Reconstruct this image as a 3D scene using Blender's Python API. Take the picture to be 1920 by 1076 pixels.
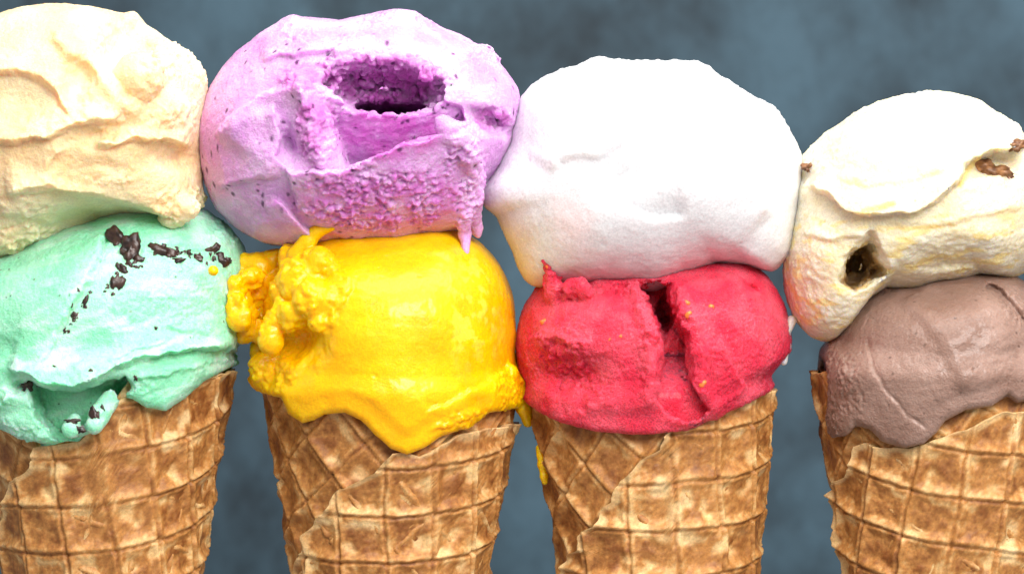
import bpy, bmesh, math, time
import numpy as np
T0 = time.time()
for o in list(bpy.data.objects):
    bpy.data.objects.remove(o)
scene = bpy.context.scene
COL = scene.collection
S = 0.000125                      # metres per modelling unit (0.125 mm)
CX, CY = 960.0, 538.0

# ------------------------------------------------------------------ camera
cd = bpy.data.cameras.new('camera')
cam = bpy.data.objects.new('camera', cd)
COL.objects.link(cam)
cam.location = (0, -0.9, 0)
cam.rotation_euler = (math.radians(90), 0, 0)
cd.sensor_width = 36.0
cd.lens = 135.0
cd.clip_start = 0.05
cd.clip_end = 50
cd.dof.use_dof = True
cd.dof.focus_distance = 0.883
cd.dof.aperture_fstop = 19.0
scene.camera = cam

# ------------------------------------------------------------------ light
w = bpy.data.worlds.new('World')
scene.world = w
w.use_nodes = True
bg = w.node_tree.nodes['Background']
bg.inputs['Color'].default_value = (1.0, 0.97, 0.95, 1)
bg.inputs['Strength'].default_value = 0.40


def area(name, loc, target, size, size_y, power, color):
    l = bpy.data.lights.new(name, 'AREA')
    l.shape = 'RECTANGLE'
    l.size = size
    l.size_y = size_y
    l.energy = power
    l.color = color
    o = bpy.data.objects.new(name, l)
    COL.objects.link(o)
    o.location = loc
    from mathutils import Vector
    d = Vector(target) - Vector(loc)
    o.rotation_euler = d.to_track_quat('-Z', 'Y').to_euler()
    return o


area('softbox_above', (0.06, -0.16, 0.48), (0, 0.0, 0.0), 0.70, 0.34, 4.2, (1.0, 0.985, 0.96))
area('fill_front', (0.30, -0.86, 0.46), (0, 0, 0), 0.6, 0.45, 14.0, (1.0, 0.97, 0.94))  # soft fill lamp added on the camera side, not an actual window
vs = scene.view_settings
vs.view_transform = 'Standard'
vs.look = 'None'
vs.exposure = 0.06
vs.gamma = 1.0
vs.use_curve_mapping = False
scene.cycles.use_denoising = True

# ------------------------------------------------------------------ numeric helpers
F32 = np.float32


def ss(a, b, x):
    t = np.clip((x - a) / (b - a), 0, 1)
    return t * t * (3 - 2 * t)


def _tables(seed):
    r = np.random.RandomState(seed)
    perm = r.permutation(256).astype(np.int32)
    g = r.normal(size=(256, 3))
    g /= np.linalg.norm(g, axis=1)[:, None]
    return np.concatenate([perm, perm]), g.astype(F32), r.rand(256, 3).astype(F32)


_TB = {}


def tables(seed):
    if seed not in _TB:
        _TB[seed] = _tables(seed)
    return _TB[seed]


def perlin(P, sc, seed=0):
    perm, g, _ = tables(seed)
    Q = (P / sc).astype(F32) + F32(37.31)
    i = np.floor(Q).astype(np.int32)
    f = Q - i
    u = f * f * f * (f * (f * 6 - 15) + 10)
    i &= 255
    out = np.zeros(len(P), F32)
    for dx in (0, 1):
        wx = u[:, 0] if dx else 1 - u[:, 0]
        hx = perm[(i[:, 0] + dx) & 255]
        for dy in (0, 1):
            wy = u[:, 1] if dy else 1 - u[:, 1]
            hy = perm[(hx + i[:, 1] + dy) & 255]
            for dz in (0, 1):
                wz = u[:, 2] if dz else 1 - u[:, 2]
                h = perm[(hy + i[:, 2] + dz) & 255]
                gg = g[h]
                out += wx * wy * wz * (gg[:, 0] * (f[:, 0] - dx) + gg[:, 1] * (f[:, 1] - dy) + gg[:, 2] * (f[:, 2] - dz))
    return out * 1.5


def fbm(P, sc, octaves=3, seed=0):
    o = 0
    a = 1.0
    for k in range(octaves):
        o = o + a * perlin(P, sc, seed + k)
        a *= .5
        sc *= .5
    return o


def worley(P, sc, seed=0):
    """distance to the nearest jittered feature point (cell units)"""
    perm, _, jit = tables(seed)
    Q = (P / sc).astype(F32) + F32(11.7)
    i = np.floor(Q).astype(np.int32)
    f = Q - i
    best = np.full(len(P), 9.0, F32)
    for dx in (-1, 0, 1):
        hx = perm[(i[:, 0] + dx) & 255]
        for dy in (-1, 0, 1):
            hy = perm[(hx + i[:, 1] + dy) & 255]
            for dz in (-1, 0, 1):
                h = perm[(hy + i[:, 2] + dz) & 255]
                j = jit[h]
                d = (j[:, 0] + dx - f[:, 0]) ** 2 + (j[:, 1] + dy - f[:, 1]) ** 2 + (j[:, 2] + dz - f[:, 2]) ** 2
                np.minimum(best, d, out=best)
    return np.sqrt(best)


KF = 0.975        # things on the near side stand closer to the lens than the middle plane


def F(pts):
    a = np.array(pts, float)
    return np.stack([(a[:, 0] - CX) * KF, (CY - a[:, 1]) * KF], 1)


def G(pts):
    a = np.array(pts, float)
    return np.stack([a[:, 0] - CX, CY - a[:, 1]], 1)


def pdist(x, z, pl):
    """distance, side (+ left), arc position, length of a polyline"""
    best = np.full(x.shape, 1e9, F32)
    side = np.zeros(x.shape, F32)
    arc = np.zeros(x.shape, F32)
    L = 0.0
    for a, b in zip(pl[:-1], pl[1:]):
        d = b - a
        l = math.hypot(*d) + 1e-9
        d = d / l
        rx = x - a[0]
        rz = z - a[1]
        t = np.clip(rx * d[0] + rz * d[1], 0, l)
        q = np.hypot(rx - t * d[0], rz - t * d[1])
        m = q < best
        cr = d[0] * rz - d[1] * rx
        best = np.where(m, q, best)
        side = np.where(m, np.where(cr >= 0, 1.0, -1.0), side)
        arc = np.where(m, L + t, arc)
        L += l
    return best, side, arc, L


def psd(x, z, pg):
    """signed distance to a polygon, + inside"""
    pl = np.concatenate([pg, pg[:1]])
    d, _, _, _ = pdist(x, z, pl)
    ins = np.zeros(x.shape, bool)
    for a, b in zip(pl[:-1], pl[1:]):
        if a[1] == b[1]:
            continue
        c = ((a[1] > z) != (b[1] > z)) & (x < (b[0] - a[0]) * (z - a[1]) / (b[1] - a[1]) + a[0])
        ins ^= c
    return np.where(ins, d, -d)


# relief strokes on the near side: each is a function (x, z) -> height
def ledge(pts, H, wd, e=5, fade=25):
    pl = F(pts)

    def f(x, z):
        d, s, a, L = pdist(x, z, pl)
        sd = d * s
        return H * ss(-e, e, sd) * np.exp(-np.maximum(sd, 0) / wd) * ss(0, fade, a) * ss(0, fade, L - a) * (d < 6 * wd)
    return f


def ridge(pts, H, wd, fade=0):
    pl = F(pts)

    def f(x, z):
        d, s, a, L = pdist(x, z, pl)
        h = H * np.exp(-(d / wd) ** 2)
        if fade:
            h = h * ss(0, fade, a) * ss(0, fade, L - a)
        return h
    return f


def dent(cx, cy, rx, ry, H, ang=0, p=2):
    (a, b), = F([(cx, cy)])
    ca, sa = math.cos(math.radians(ang)), math.sin(math.radians(ang))

    def f(x, z):
        u = ((x - a) * ca + (z - b) * sa) / rx
        v = (-(x - a) * sa + (z - b) * ca) / ry
        return H * np.exp(-(u * u + v * v) ** (p / 2))
    return f


def plate(pts, H, e=5, grad=None, inset=0):
    """raised or sunk patch with a traced edge; grad=(z0,h0,z1,h1) makes its depth run with height"""
    pg = F(pts)

    def f(x, z):
        m = ss(-e, e, psd(x, z, pg) - inset)
        if grad:
            y0, h0, y1, h1 = grad
            z0, z1 = (CY - y0) * KF, (CY - y1) * KF
            return m * np.interp(z, [z1, z0], [h1, h0])
        return H * m
    return f


def mask_ell(items):
    def f(x, z):
        m = 0
        for cx, cy, rx, ry in items:
            (a, b), = F([(cx, cy)])
            q = np.sqrt(((x - a) / rx) ** 2 + ((z - b) / ry) ** 2)
            m = np.maximum(m, ss(1.15, .7, q))
        return m
    return f


def smin(a, b, k):
    h = np.clip(.5 + .5 * (b - a) / k, 0, 1)
    return b + (a - b) * h - k * h * (1 - h)


def smax(a, b, k):
    return -smin(-a, -b, k)


def chain_sdf(P, pts, k=6):
    """round-cone chain through (x, y, z, r)"""
    out = None
    if len(pts) == 1:
        a = pts[0]
        return np.linalg.norm(P - np.array(a[:3], F32), axis=1) - a[3]
    for a, b in zip(pts[:-1], pts[1:]):
        A = np.array(a[:3], F32)
        B = np.array(b[:3], F32)
        d = B - A
        t = np.clip(((P - A) @ d) / (d @ d + 1e-9), 0, 1)
        q = np.linalg.norm(P - A - t[:, None] * d, axis=1) - (a[3] + (b[3] - a[3]) * t)
        out = q if out is None else smin(out, q, k)
    return out


# ------------------------------------------------------------------ meshing of a solid given by a distance function
def surface_nets(Fg, org, h):
    nx, ny, nz = Fg.shape
    ins = Fg < 0
    c = np.zeros((nx - 1, ny - 1, nz - 1), np.int8)
    for dx in (0, 1):
        for dy in (0, 1):
            for dz in (0, 1):
                c += ins[dx:nx - 1 + dx, dy:ny - 1 + dy, dz:nz - 1 + dz]
    act = (c > 0) & (c < 8)
    I, J, K = np.nonzero(act)
    idx = np.full(act.shape, -1, np.int64)
    idx[I, J, K] = np.arange(len(I))
    cor = {}
    for dx in (0, 1):
        for dy in (0, 1):
            for dz in (0, 1):
                cor[dx, dy, dz] = Fg[I + dx, J + dy, K + dz]
    acc = np.zeros((len(I), 3))
    cnt = np.zeros(len(I))
    keys = list(cor)
    for a in keys:
        for ax in range(3):
            if a[ax] == 0:
                b = list(a)
                b[ax] = 1
                b = tuple(b)
                fa, fb = cor[a], cor[b]
                m = (fa < 0) != (fb < 0)
                t = np.where(m, fa / np.where(m, fa - fb, 1), 0)
                for q in range(3):
                    acc[:, q] += m * (a[q] + (t if q == ax else 0))
                cnt += m
    V = (acc / cnt[:, None] + np.stack([I, J, K], 1)) * h + org
    quads = []
    for ax in range(3):
        u, v = [(1, 2), (2, 0), (0, 1)][ax]
        sl0 = [slice(None)] * 3
        sl1 = [slice(None)] * 3
        sl0[ax] = slice(0, -1)
        sl1[ax] = slice(1, None)
        m = ins[tuple(sl0)] != ins[tuple(sl1)]
        E = np.array(np.nonzero(m)).T
        lim = act.shape
        ok = (E[:, u] > 0) & (E[:, v] > 0) & (E[:, u] < lim[u]) & (E[:, v] < lim[v])
        E = E[ok]
        flip = ins[tuple(sl0)][E[:, 0], E[:, 1], E[:, 2]]
        q = []
        for du, dv in ((1, 1), (0, 1), (0, 0), (1, 0)):
            X = E.copy()
            X[:, u] -= du
            X[:, v] -= dv
            q.append(idx[X[:, 0], X[:, 1], X[:, 2]])
        q = np.stack(q, 1)
        q[~flip] = q[~flip][:, ::-1]
        quads.append(q)
    Q = np.concatenate(quads)
    return V, Q


def subdivide(V, Q, mask):
    """split the masked quads in four; neighbours keep one polygon that takes in the new edge points"""
    n = len(V)
    R = Q[~mask]
    Q = Q[mask]
    E = np.sort(np.stack([Q, np.roll(Q, -1, 1)], 2).reshape(-1, 2), 1)
    key = E[:, 0] * n + E[:, 1]
    uk, inv = np.unique(key, return_inverse=True)
    inv = inv.reshape(-1)
    mid = .5 * (V[uk // n] + V[uk % n])
    fc = V[Q].mean(1)
    em = (inv + n).reshape(-1, 4)
    fi = np.arange(len(Q)) + n + len(mid)
    VV = np.concatenate([V, mid, fc])
    out = [np.stack([Q[:, k], em[:, k], fi, em[:, (k + 3) % 4]], 1) for k in range(4)]
    RE = np.sort(np.stack([R, np.roll(R, -1, 1)], 2).reshape(-1, 2), 1)
    rk = RE[:, 0] * n + RE[:, 1]
    pos = np.clip(np.searchsorted(uk, rk), 0, max(len(uk) - 1, 0))
    hit = np.where(uk[pos] == rk, pos + n, -1).reshape(-1, 4)
    has = (hit >= 0).any(1)
    ng = []
    for q, hh in zip(R[has], hit[has]):
        f = []
        for k in range(4):
            f.append(int(q[k]))
            if hh[k] >= 0:
                f.append(int(hh[k]))
        ng.append(f)
    return VV, np.concatenate(out + [R[~has]]), ng


def normals(V, Q):
    n = np.cross(V[Q[:, 2]] - V[Q[:, 0]], V[Q[:, 3]] - V[Q[:, 1]])
    N = np.zeros_like(V)
    for k in range(4):
        for a in range(3):
            N[:, a] += np.bincount(Q[:, k], n[:, a], len(V))
    return N / (np.linalg.norm(N, axis=1)[:, None] + 1e-12)


def solve(f, lo, hi, h, f0=None, band=60, subdiv=1, near=None):
    lo = np.array(lo, float)
    hi = np.array(hi, float)
    n = np.ceil((hi - lo) / h).astype(int) + 1
    ax = [lo[k] + h * np.arange(n[k]) for k in range(3)]
    P = np.stack(np.meshgrid(*ax, indexing='ij'), -1).reshape(-1, 3).astype(F32)
    if f0 is None:
        Fv = f(P)
    else:
        Fv = f0(P).astype(F32)
        m = np.abs(Fv) < (np.where(P[:, 1] < 30, band, 12) if np.ndim(band) == 0 else band)
        Fv[m] = f(P[m])
    V, Q = surface_nets(Fv.reshape(n), lo, h)
    ng = []

    def project(V, Q, sel):
        N = normals(V, Q)
        Vs, Ns = V[sel], N[sel]
        v = f(Vs.astype(F32))
        e = 1.5
        v2 = f((Vs + Ns * e).astype(F32))
        g = np.maximum((v2 - v) / e, .35)
        V = V.copy()
        V[sel] = Vs - Ns * np.clip(v / g, -h, h)[:, None]
        return V
    V = project(V, Q, np.ones(len(V), bool))
    if subdiv:
        n0 = len(V)
        mk = near(V[Q].mean(1)) if near is not None else np.ones(len(Q), bool)
        V, Q, ng = subdivide(V, Q, mk)
        sel = np.zeros(len(V), bool)
        sel[n0:] = True
        V = project(V, Q, sel)
    return V, Q, ng


def make_mesh(name, V, Q, mat, parent, colors=None, loc=None, smooth=True, ng=()):
    me = bpy.data.meshes.new(name)
    V = np.asarray(V, float) * S
    if loc is not None:
        V = V - np.array(loc)
    nq = len(Q)
    k = Q.shape[1]
    me.vertices.add(len(V))
    me.vertices.foreach_set('co', V.astype(F32).ravel())
    start = np.arange(nq) * k
    idx = Q.astype(np.int32).ravel()
    if len(ng):
        ln = np.array([len(q) for q in ng])
        start = np.concatenate([start, nq * k + np.concatenate([[0], np.cumsum(ln)[:-1]])])
        idx = np.concatenate([idx, np.array([v for q in ng for v in q], np.int32)])
    me.loops.add(len(idx))
    me.loops.foreach_set('vertex_index', idx.astype(np.int32))
    me.polygons.add(len(start))
    me.polygons.foreach_set('loop_start', start.astype(np.int32))
    if smooth:
        me.polygons.foreach_set('use_smooth', np.ones(len(start), bool))
    me.update(calc_edges=True)
    if colors is not None:
        at = me.color_attributes.new('pigment', 'FLOAT_COLOR', 'POINT')
        c4 = np.concatenate([np.clip(colors, 0, 1), np.ones((len(colors), 1))], 1)
        at.data.foreach_set('color', c4.astype(F32).ravel())
    me.materials.append(mat)
    o = bpy.data.objects.new(name, me)
    COL.objects.link(o)
    if parent is not None:
        o.parent = parent
    if loc is not None:
        o.location = loc
    return o


# ------------------------------------------------------------------ materials
def ice_mat(name, radius, scale, rough=.48, sss=.88, spec=.22, grain=.40, gscale=950, coat=0.14, speck=.10):
    m = bpy.data.materials.new(name)
    m.use_nodes = True
    nt = m.node_tree
    b = nt.nodes['Principled BSDF']
    a = nt.nodes.new('ShaderNodeVertexColor')
    a.layer_name = 'pigment'
    ns = nt.nodes.new('ShaderNodeTexNoise')
    ns.inputs['Scale'].default_value = gscale * 2.0
    ns.inputs['Detail'].default_value = 3
    tc0 = nt.nodes.new('ShaderNodeTexCoord')
    nt.links.new(tc0.outputs['Object'], ns.inputs['Vector'])
    sp = nt.nodes.new('ShaderNodeMapRange')
    sp.inputs['From Min'].default_value = .3
    sp.inputs['From Max'].default_value = .7
    sp.inputs['To Min'].default_value = 1 - speck
    sp.inputs['To Max'].default_value = 1 + speck
    nt.links.new(ns.outputs['Fac'], sp.inputs['Value'])
    gm = nt.nodes.new('ShaderNodeVectorMath')
    gm.operation = 'POWER' if False else 'SCALE'
    nt.links.new(a.outputs['Color'], gm.inputs[0])
    nt.links.new(sp.outputs['Result'], gm.inputs['Scale'])
    nt.links.new(gm.outputs['Vector'], b.inputs['Base Color'])
    b.inputs['Subsurface Weight'].default_value = sss
    b.inputs['Subsurface Radius'].default_value = radius
    b.inputs['Subsurface Scale'].default_value = scale
    b.inputs['Specular IOR Level'].default_value = spec
    b.inputs['Coat Weight'].default_value = coat
    b.inputs['Coat Roughness'].default_value = .17
    tc = nt.nodes.new('ShaderNodeTexCoord')
    n1 = nt.nodes.new('ShaderNodeTexNoise')
    n1.inputs['Scale'].default_value = gscale
    n1.inputs['Detail'].default_value = 4
    n1.inputs['Roughness'].default_value = .65
    n2 = nt.nodes.new('ShaderNodeTexNoise')
    n2.inputs['Scale'].default_value = 140
    n2.inputs['Detail'].default_value = 3
    for n in (n1, n2):
        nt.links.new(tc.outputs['Object'], n.inputs['Vector'])
    n3 = nt.nodes.new('ShaderNodeTexNoise')
    n3.inputs['Scale'].default_value = gscale * 2.6
    n3.inputs['Detail'].default_value = 2
    nt.links.new(tc.outputs['Object'], n3.inputs['Vector'])
    hs = nt.nodes.new('ShaderNodeMath')
    hs.operation = 'MULTIPLY_ADD'
    hs.inputs[1].default_value = .6
    nt.links.new(n3.outputs['Fac'], hs.inputs[0])
    nt.links.new(n1.outputs['Fac'], hs.inputs[2])
    bp = nt.nodes.new('ShaderNodeBump')
    bp.inputs['Strength'].default_value = grain * 1.6
    bp.inputs['Distance'].default_value = .0007
    nt.links.new(hs.outputs[0], bp.inputs['Height'])
    nt.links.new(bp.outputs['Normal'], b.inputs['Normal'])
    mr = nt.nodes.new('ShaderNodeMapRange')
    mr.inputs['From Min'].default_value = .3
    mr.inputs['From Max'].default_value = .7
    mr.inputs['To Min'].default_value = rough - .14
    mr.inputs['To Max'].default_value = rough + .16
    nt.links.new(n2.outputs['Fac'], mr.inputs['Value'])
    nt.links.new(mr.outputs['Result'], b.inputs['Roughness'])
    return m


M = {
    'caramel': ice_mat('caramel_ice_cream', (1, .6, .3), .0024),
    'mint': ice_mat('mint_ice_cream', (.25, 1, .6), .0028, coat=.22),
    'berry': ice_mat('blueberry_ice_cream', (1, .25, .9), .0019),
    'mango': ice_mat('mango_sorbet', (1, .5, .04), .0024, rough=.36, coat=.35, grain=.15),
    'lemon': ice_mat('lemon_sorbet', (1, .85, .85), .0055, rough=.5, sss=.95, grain=.22),
    'raspberry': ice_mat('raspberry_sorbet', (1, .12, .2), .0020, rough=.4, grain=.8, gscale=1250, speck=.34),
    'vanilla': ice_mat('vanilla_ice_cream', (1, .8, .4), .0030, rough=.42, grain=.28),
    'chocolate': ice_mat('chocolate_ice_cream', (1, .6, .45), .0008, rough=.38, sss=.6, grain=.28, coat=.25),
}


def wafer_mat():
    m = bpy.data.materials.new('baked_wafer')
    m.use_nodes = True
    nt = m.node_tree
    b = nt.nodes['Principled BSDF']
    a = nt.nodes.new('ShaderNodeVertexColor')
    a.layer_name = 'pigment'
    tc = nt.nodes.new('ShaderNodeTexCoord')
    n = nt.nodes.new('ShaderNodeTexNoise')
    n.inputs['Scale'].default_value = 1500
    n.inputs['Detail'].default_value = 4
    n.inputs['Roughness'].default_value = .7
    nt.links.new(tc.outputs['Object'], n.inputs['Vector'])
    mr = nt.nodes.new('ShaderNodeMapRange')
    mr.inputs['From Min'].default_value = .3
    mr.inputs['From Max'].default_value = .7
    mr.inputs['To Min'].default_value = .72
    mr.inputs['To Max'].default_value = 1.22
    nt.links.new(n.outputs['Fac'], mr.inputs['Value'])
    mx = nt.nodes.new('ShaderNodeVectorMath')
    mx.operation = 'SCALE'
    nt.links.new(a.outputs['Color'], mx.inputs[0])
    nt.links.new(mr.outputs['Result'], mx.inputs['Scale'])
    nt.links.new(mx.outputs['Vector'], b.inputs['Base Color'])
    b.inputs['Roughness'].default_value = .5
    b.inputs['Specular IOR Level'].default_value = .4
    b.inputs['Subsurface Weight'].default_value = .25
    b.inputs['Subsurface Radius'].default_value = (1, .5, .2)
    b.inputs['Subsurface Scale'].default_value = .0008
    bp = nt.nodes.new('ShaderNodeBump')
    bp.inputs['Strength'].default_value = .35
    bp.inputs['Distance'].default_value = .0005
    nt.links.new(n.outputs['Fac'], bp.inputs['Height'])
    nt.links.new(bp.outputs['Normal'], b.inputs['Normal'])
    return m


def plain_mat(name, c1, c2, rough, scale=600, sss=0.0, spec=.5, bump=.4):
    m = bpy.data.materials.new(name)
    m.use_nodes = True
    nt = m.node_tree
    b = nt.nodes['Principled BSDF']
    tc = nt.nodes.new('ShaderNodeTexCoord')
    n = nt.nodes.new('ShaderNodeTexNoise')
    n.inputs['Scale'].default_value = scale
    n.inputs['Detail'].default_value = 4
    r = nt.nodes.new('ShaderNodeValToRGB')
    r.color_ramp.elements[0].position = .35
    r.color_ramp.elements[1].position = .7
    r.color_ramp.elements[0].color = (*c1, 1)
    r.color_ramp.elements[1].color = (*c2, 1)
    nt.links.new(tc.outputs['Object'], n.inputs['Vector'])
    nt.links.new(n.outputs['Fac'], r.inputs['Fac'])
    nt.links.new(r.outputs['Color'], b.inputs['Base Color'])
    b.inputs['Roughness'].default_value = rough
    b.inputs['Specular IOR Level'].default_value = spec
    b.inputs['Subsurface Weight'].default_value = sss
    b.inputs['Subsurface Scale'].default_value = .001
    bp = nt.nodes.new('ShaderNodeBump')
    bp.inputs['Strength'].default_value = bump
    bp.inputs['Distance'].default_value = .0006
    nt.links.new(n.outputs['Fac'], bp.inputs['Height'])
    nt.links.new(bp.outputs['Normal'], b.inputs['Normal'])
    return m


M['wafer'] = wafer_mat()
M['dark_choc'] = plain_mat('dark_chocolate', (.012, .006, .005), (.075, .035, .025), .35)
M['nut'] = plain_mat('toasted_nut', (.10, .035, .012), (.36, .17, .07), .45)
M['seed'] = plain_mat('berry_seed', (.78, .14, .03), (.88, .24, .04), .35, sss=.3)


def slate_mat():
    m = bpy.data.materials.new('blue_slate')
    m.use_nodes = True
    nt = m.node_tree
    b = nt.nodes['Principled BSDF']
    tc = nt.nodes.new('ShaderNodeTexCoord')
    mp = nt.nodes.new('ShaderNodeMapping')
    mp.inputs['Scale'].default_value = (1.15, 1, .85)
    mp.inputs['Rotation'].default_value = (0, .5, 0)
    nt.links.new(tc.outputs['Object'], mp.inputs['Vector'])
    n1 = nt.nodes.new('ShaderNodeTexNoise')
    n1.inputs['Scale'].default_value = 26
    n1.inputs['Detail'].default_value = 8
    n1.inputs['Roughness'].default_value = .66
    n2 = nt.nodes.new('ShaderNodeTexNoise')
    n2.inputs['Scale'].default_value = 6
    n2.inputs['Detail'].default_value = 2
    for n in (n1, n2):
        nt.links.new(mp.outputs['Vector'], n.inputs['Vector'])
    ad = nt.nodes.new('ShaderNodeMath')
    ad.operation = 'MULTIPLY_ADD'
    ad.inputs[1].default_value = .55
    nt.links.new(n2.outputs['Fac'], ad.inputs[0])
    ml = nt.nodes.new('ShaderNodeMath')
    ml.operation = 'MULTIPLY'
    ml.inputs[1].default_value = .75
    nt.links.new(n1.outputs['Fac'], ml.inputs[0])
    nt.links.new(ml.outputs[0], ad.inputs[2])
    r = nt.nodes.new('ShaderNodeValToRGB')
    e = r.color_ramp.elements
    e[0].position = .54
    e[0].color = (.005, .018, .029, 1)
    e[1].position = .79
    e[1].color = (.042, .092, .130, 1)
    nt.links.new(ad.outputs[0], r.inputs['Fac'])
    nt.links.new(r.outputs['Color'], b.inputs['Base Color'])
    b.inputs['Roughness'].default_value = .7
    bp = nt.nodes.new('ShaderNodeBump')
    bp.inputs['Strength'].default_value = .4
    bp.inputs['Distance'].default_value = .003
    nt.links.new(n1.outputs['Fac'], bp.inputs['Height'])
    nt.links.new(bp.outputs['Normal'], b.inputs['Normal'])
    return m


# ------------------------------------------------------------------ backdrop
def backdrop():
    me = bpy.data.meshes.new('slate_backdrop')
    bm = bmesh.new()
    bmesh.ops.create_cube(bm, size=1)
    bmesh.ops.scale(bm, vec=(1.6, .03, 1.2), verts=bm.verts)
    bmesh.ops.bevel(bm, geom=bm.edges[:], offset=.004, segments=2, affect='EDGES')
    bm.to_mesh(me)
    bm.free()
    me.materials.append(slate_mat())
    o = bpy.data.objects.new('slate_backdrop', me)
    COL.objects.link(o)
    o.location = (0, .42, 0)
    o['kind'] = 'structure'
    o['label'] = 'blurred blue grey slate board behind the ice cream cones'
    return o


backdrop()


# ------------------------------------------------------------------ waffle cones
class Cone:
    def __init__(s, c800, r800, c1076, r1076, rim):
        s.a = (c800 - CX, r800, CY - 800)
        s.sl_c = (c1076 - c800) / -276.0
        s.sl_r = (r1076 - r800) / -276.0
        s.rim = CY - rim
        s.ztip = (CY - 800) - r800 / s.sl_r

    def c(s, z):
        return s.a[0] + s.sl_c * (z - s.a[2])

    def r(s, z):
        return s.a[1] + s.sl_r * (z - s.a[2])


CELL = 88.0


def waffle(cone, th, z, rot, off, seed, toast=1.0):
    """unrolled flat coordinates of the wafer -> relief height and pigment"""
    sa = cone.sl_r
    L = (z - cone.ztip)
    ph = th * sa
    x = L * np.sin(ph)
    y = L * np.cos(ph)
    cr, sr = math.cos(rot), math.sin(rot)
    u = cr * x - sr * y + off[0]
    v = sr * x + cr * y + off[1]
    Pq = np.stack([u, v, np.full_like(u, seed * 97.0)], 1).astype(F32)
    wu = u + 6 * perlin(Pq, 120, seed) + 2.5 * perlin(Pq, 22, seed + 5)
    wv = v + 6 * perlin(Pq, 130, seed + 1) + 2.5 * perlin(Pq, 24, seed + 6)
    du = np.abs((wu / CELL + .5) % 1 - .5) * CELL
    dv = np.abs((wv / CELL + .5) % 1 - .5) * CELL
    iu = np.floor(wu / CELL)
    iv = np.floor(wv / CELL)
    cellr = np.abs(np.sin(iu * 12.9898 + iv * 78.233 + seed) * 43758.5453) % 1
    sv = ((wv / CELL + .5) % 1 - .5) * CELL
    wid = 13 + 4 * perlin(Pq, 60, seed + 7)
    ru = np.exp(-(du / wid) ** 2)
    rv = np.exp(-(dv / wid) ** 2)
    rg = np.maximum(ru * (.85 + .3 * perlin(Pq, 70, seed + 8)), rv * (.85 + .3 * perlin(Pq, 75, seed + 12)))
    lineu = np.exp(-((((wu / CELL + .5) % 1 - .5) * CELL + 2) / 3.6) ** 2)
    linev = np.exp(-((sv + 4) / 3.2) ** 2)
    topb = np.exp(-((sv + 19) / 8) ** 2) * ss(-.1, .35, perlin(Pq, 48, seed + 13)) * (1 - ru)
    big = perlin(Pq, 55, seed + 2)
    mid = perlin(Pq, 22, seed + 3)
    fine = fbm(Pq, 9, 2, seed + 4)
    # blisters: pale unbrowned pockets, mostly near the upper edges of cells
    wl = worley(Pq, 62, seed + 9)
    blis = ss(.40, .12, wl + .15 * mid)
    h = 14 * rg - 8.0 * lineu - 7.5 * linev + 3.0 * big + 2.4 * mid + 1.3 * fine - 4.5 * blis * (1 - rg) + 2.5 * topb
    t = np.clip(.72 + .22 * (cellr - .5) + .26 * big + .26 * mid + .30 * fine - .40 * rg + .34 * np.maximum(lineu, linev) - .5 * blis - .55 * topb, 0, 1) * toast
    t = np.clip(t, 0, 1)[:, None]
    pale = np.array([.80, .53, .235])
    mid_c = np.array([.52, .235, .064])
    dark = np.array([.25, .085, .020])
    c = np.where(t < .5, pale + (mid_c - pale) * t * 2, mid_c + (dark - mid_c) * (t - .5) * 2)
    very = (np.maximum(blis, topb) * ss(.2, .6, perlin(Pq, 90, seed + 11) + .25))[:, None]
    c = c * (1 - .5 * very) + np.array([.80, .60, .33]) * .5 * very
    return h, c


def sheet(name, cone, TH, Z, lift, rot, off, seed, parent, thick, toast=1.0, curl=None, pale_edge=None):
    # a rolled-over rim: the first row and column are repeated one wafer thickness further in
    lift = np.zeros(TH.shape) + lift + (0 if curl is None else curl)
    TH = np.pad(TH, ((1, 0), (1, 0)), 'edge')
    Z = np.pad(Z, ((1, 0), (1, 0)), 'edge')
    lift = np.pad(lift, ((1, 0), (1, 0)), 'edge')
    lift[0] -= thick
    lift[1:, 0] -= thick
    lift = lift.ravel()
    n, m = TH.shape
    th = TH.ravel()
    z = Z.ravel()
    h, c = waffle(cone, th, z, rot, off, seed, toast)
    if pale_edge is not None:
        pe = np.pad(pale_edge, ((1, 0), (1, 0)), 'edge').ravel()[:, None]
        c = c * (1 - pe) + np.array([.80, .55, .26]) * pe
    rr = cone.r(z)
    fade = np.clip(rr / 60, 0, 1)
    Pq = np.stack([th * 200, z, z * 0 + seed * 31], 1).astype(F32)
    wob = 5 * perlin(Pq, 180, seed + 20)
    rad = np.maximum(rr + (lift + h - 6 + wob) * fade, .5)
    V = np.stack([cone.c(z) + rad * np.sin(th), -rad * np.cos(th), z], 1)
    i = np.arange(n - 1)[:, None] * m + np.arange(m - 1)[None]
    i = i.ravel()
    Q = np.stack([i, i + m, i + m + 1, i + 1], 1)[:, ::-1]
    return make_mesh(name, V, Q, M['wafer'], parent, c)


def th_of(cone, px, py):
    (x, z), = F([(px, py)])
    s = np.clip((x - cone.c(z)) / cone.r(z), -.98, .98)
    return math.asin(s), z


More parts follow.
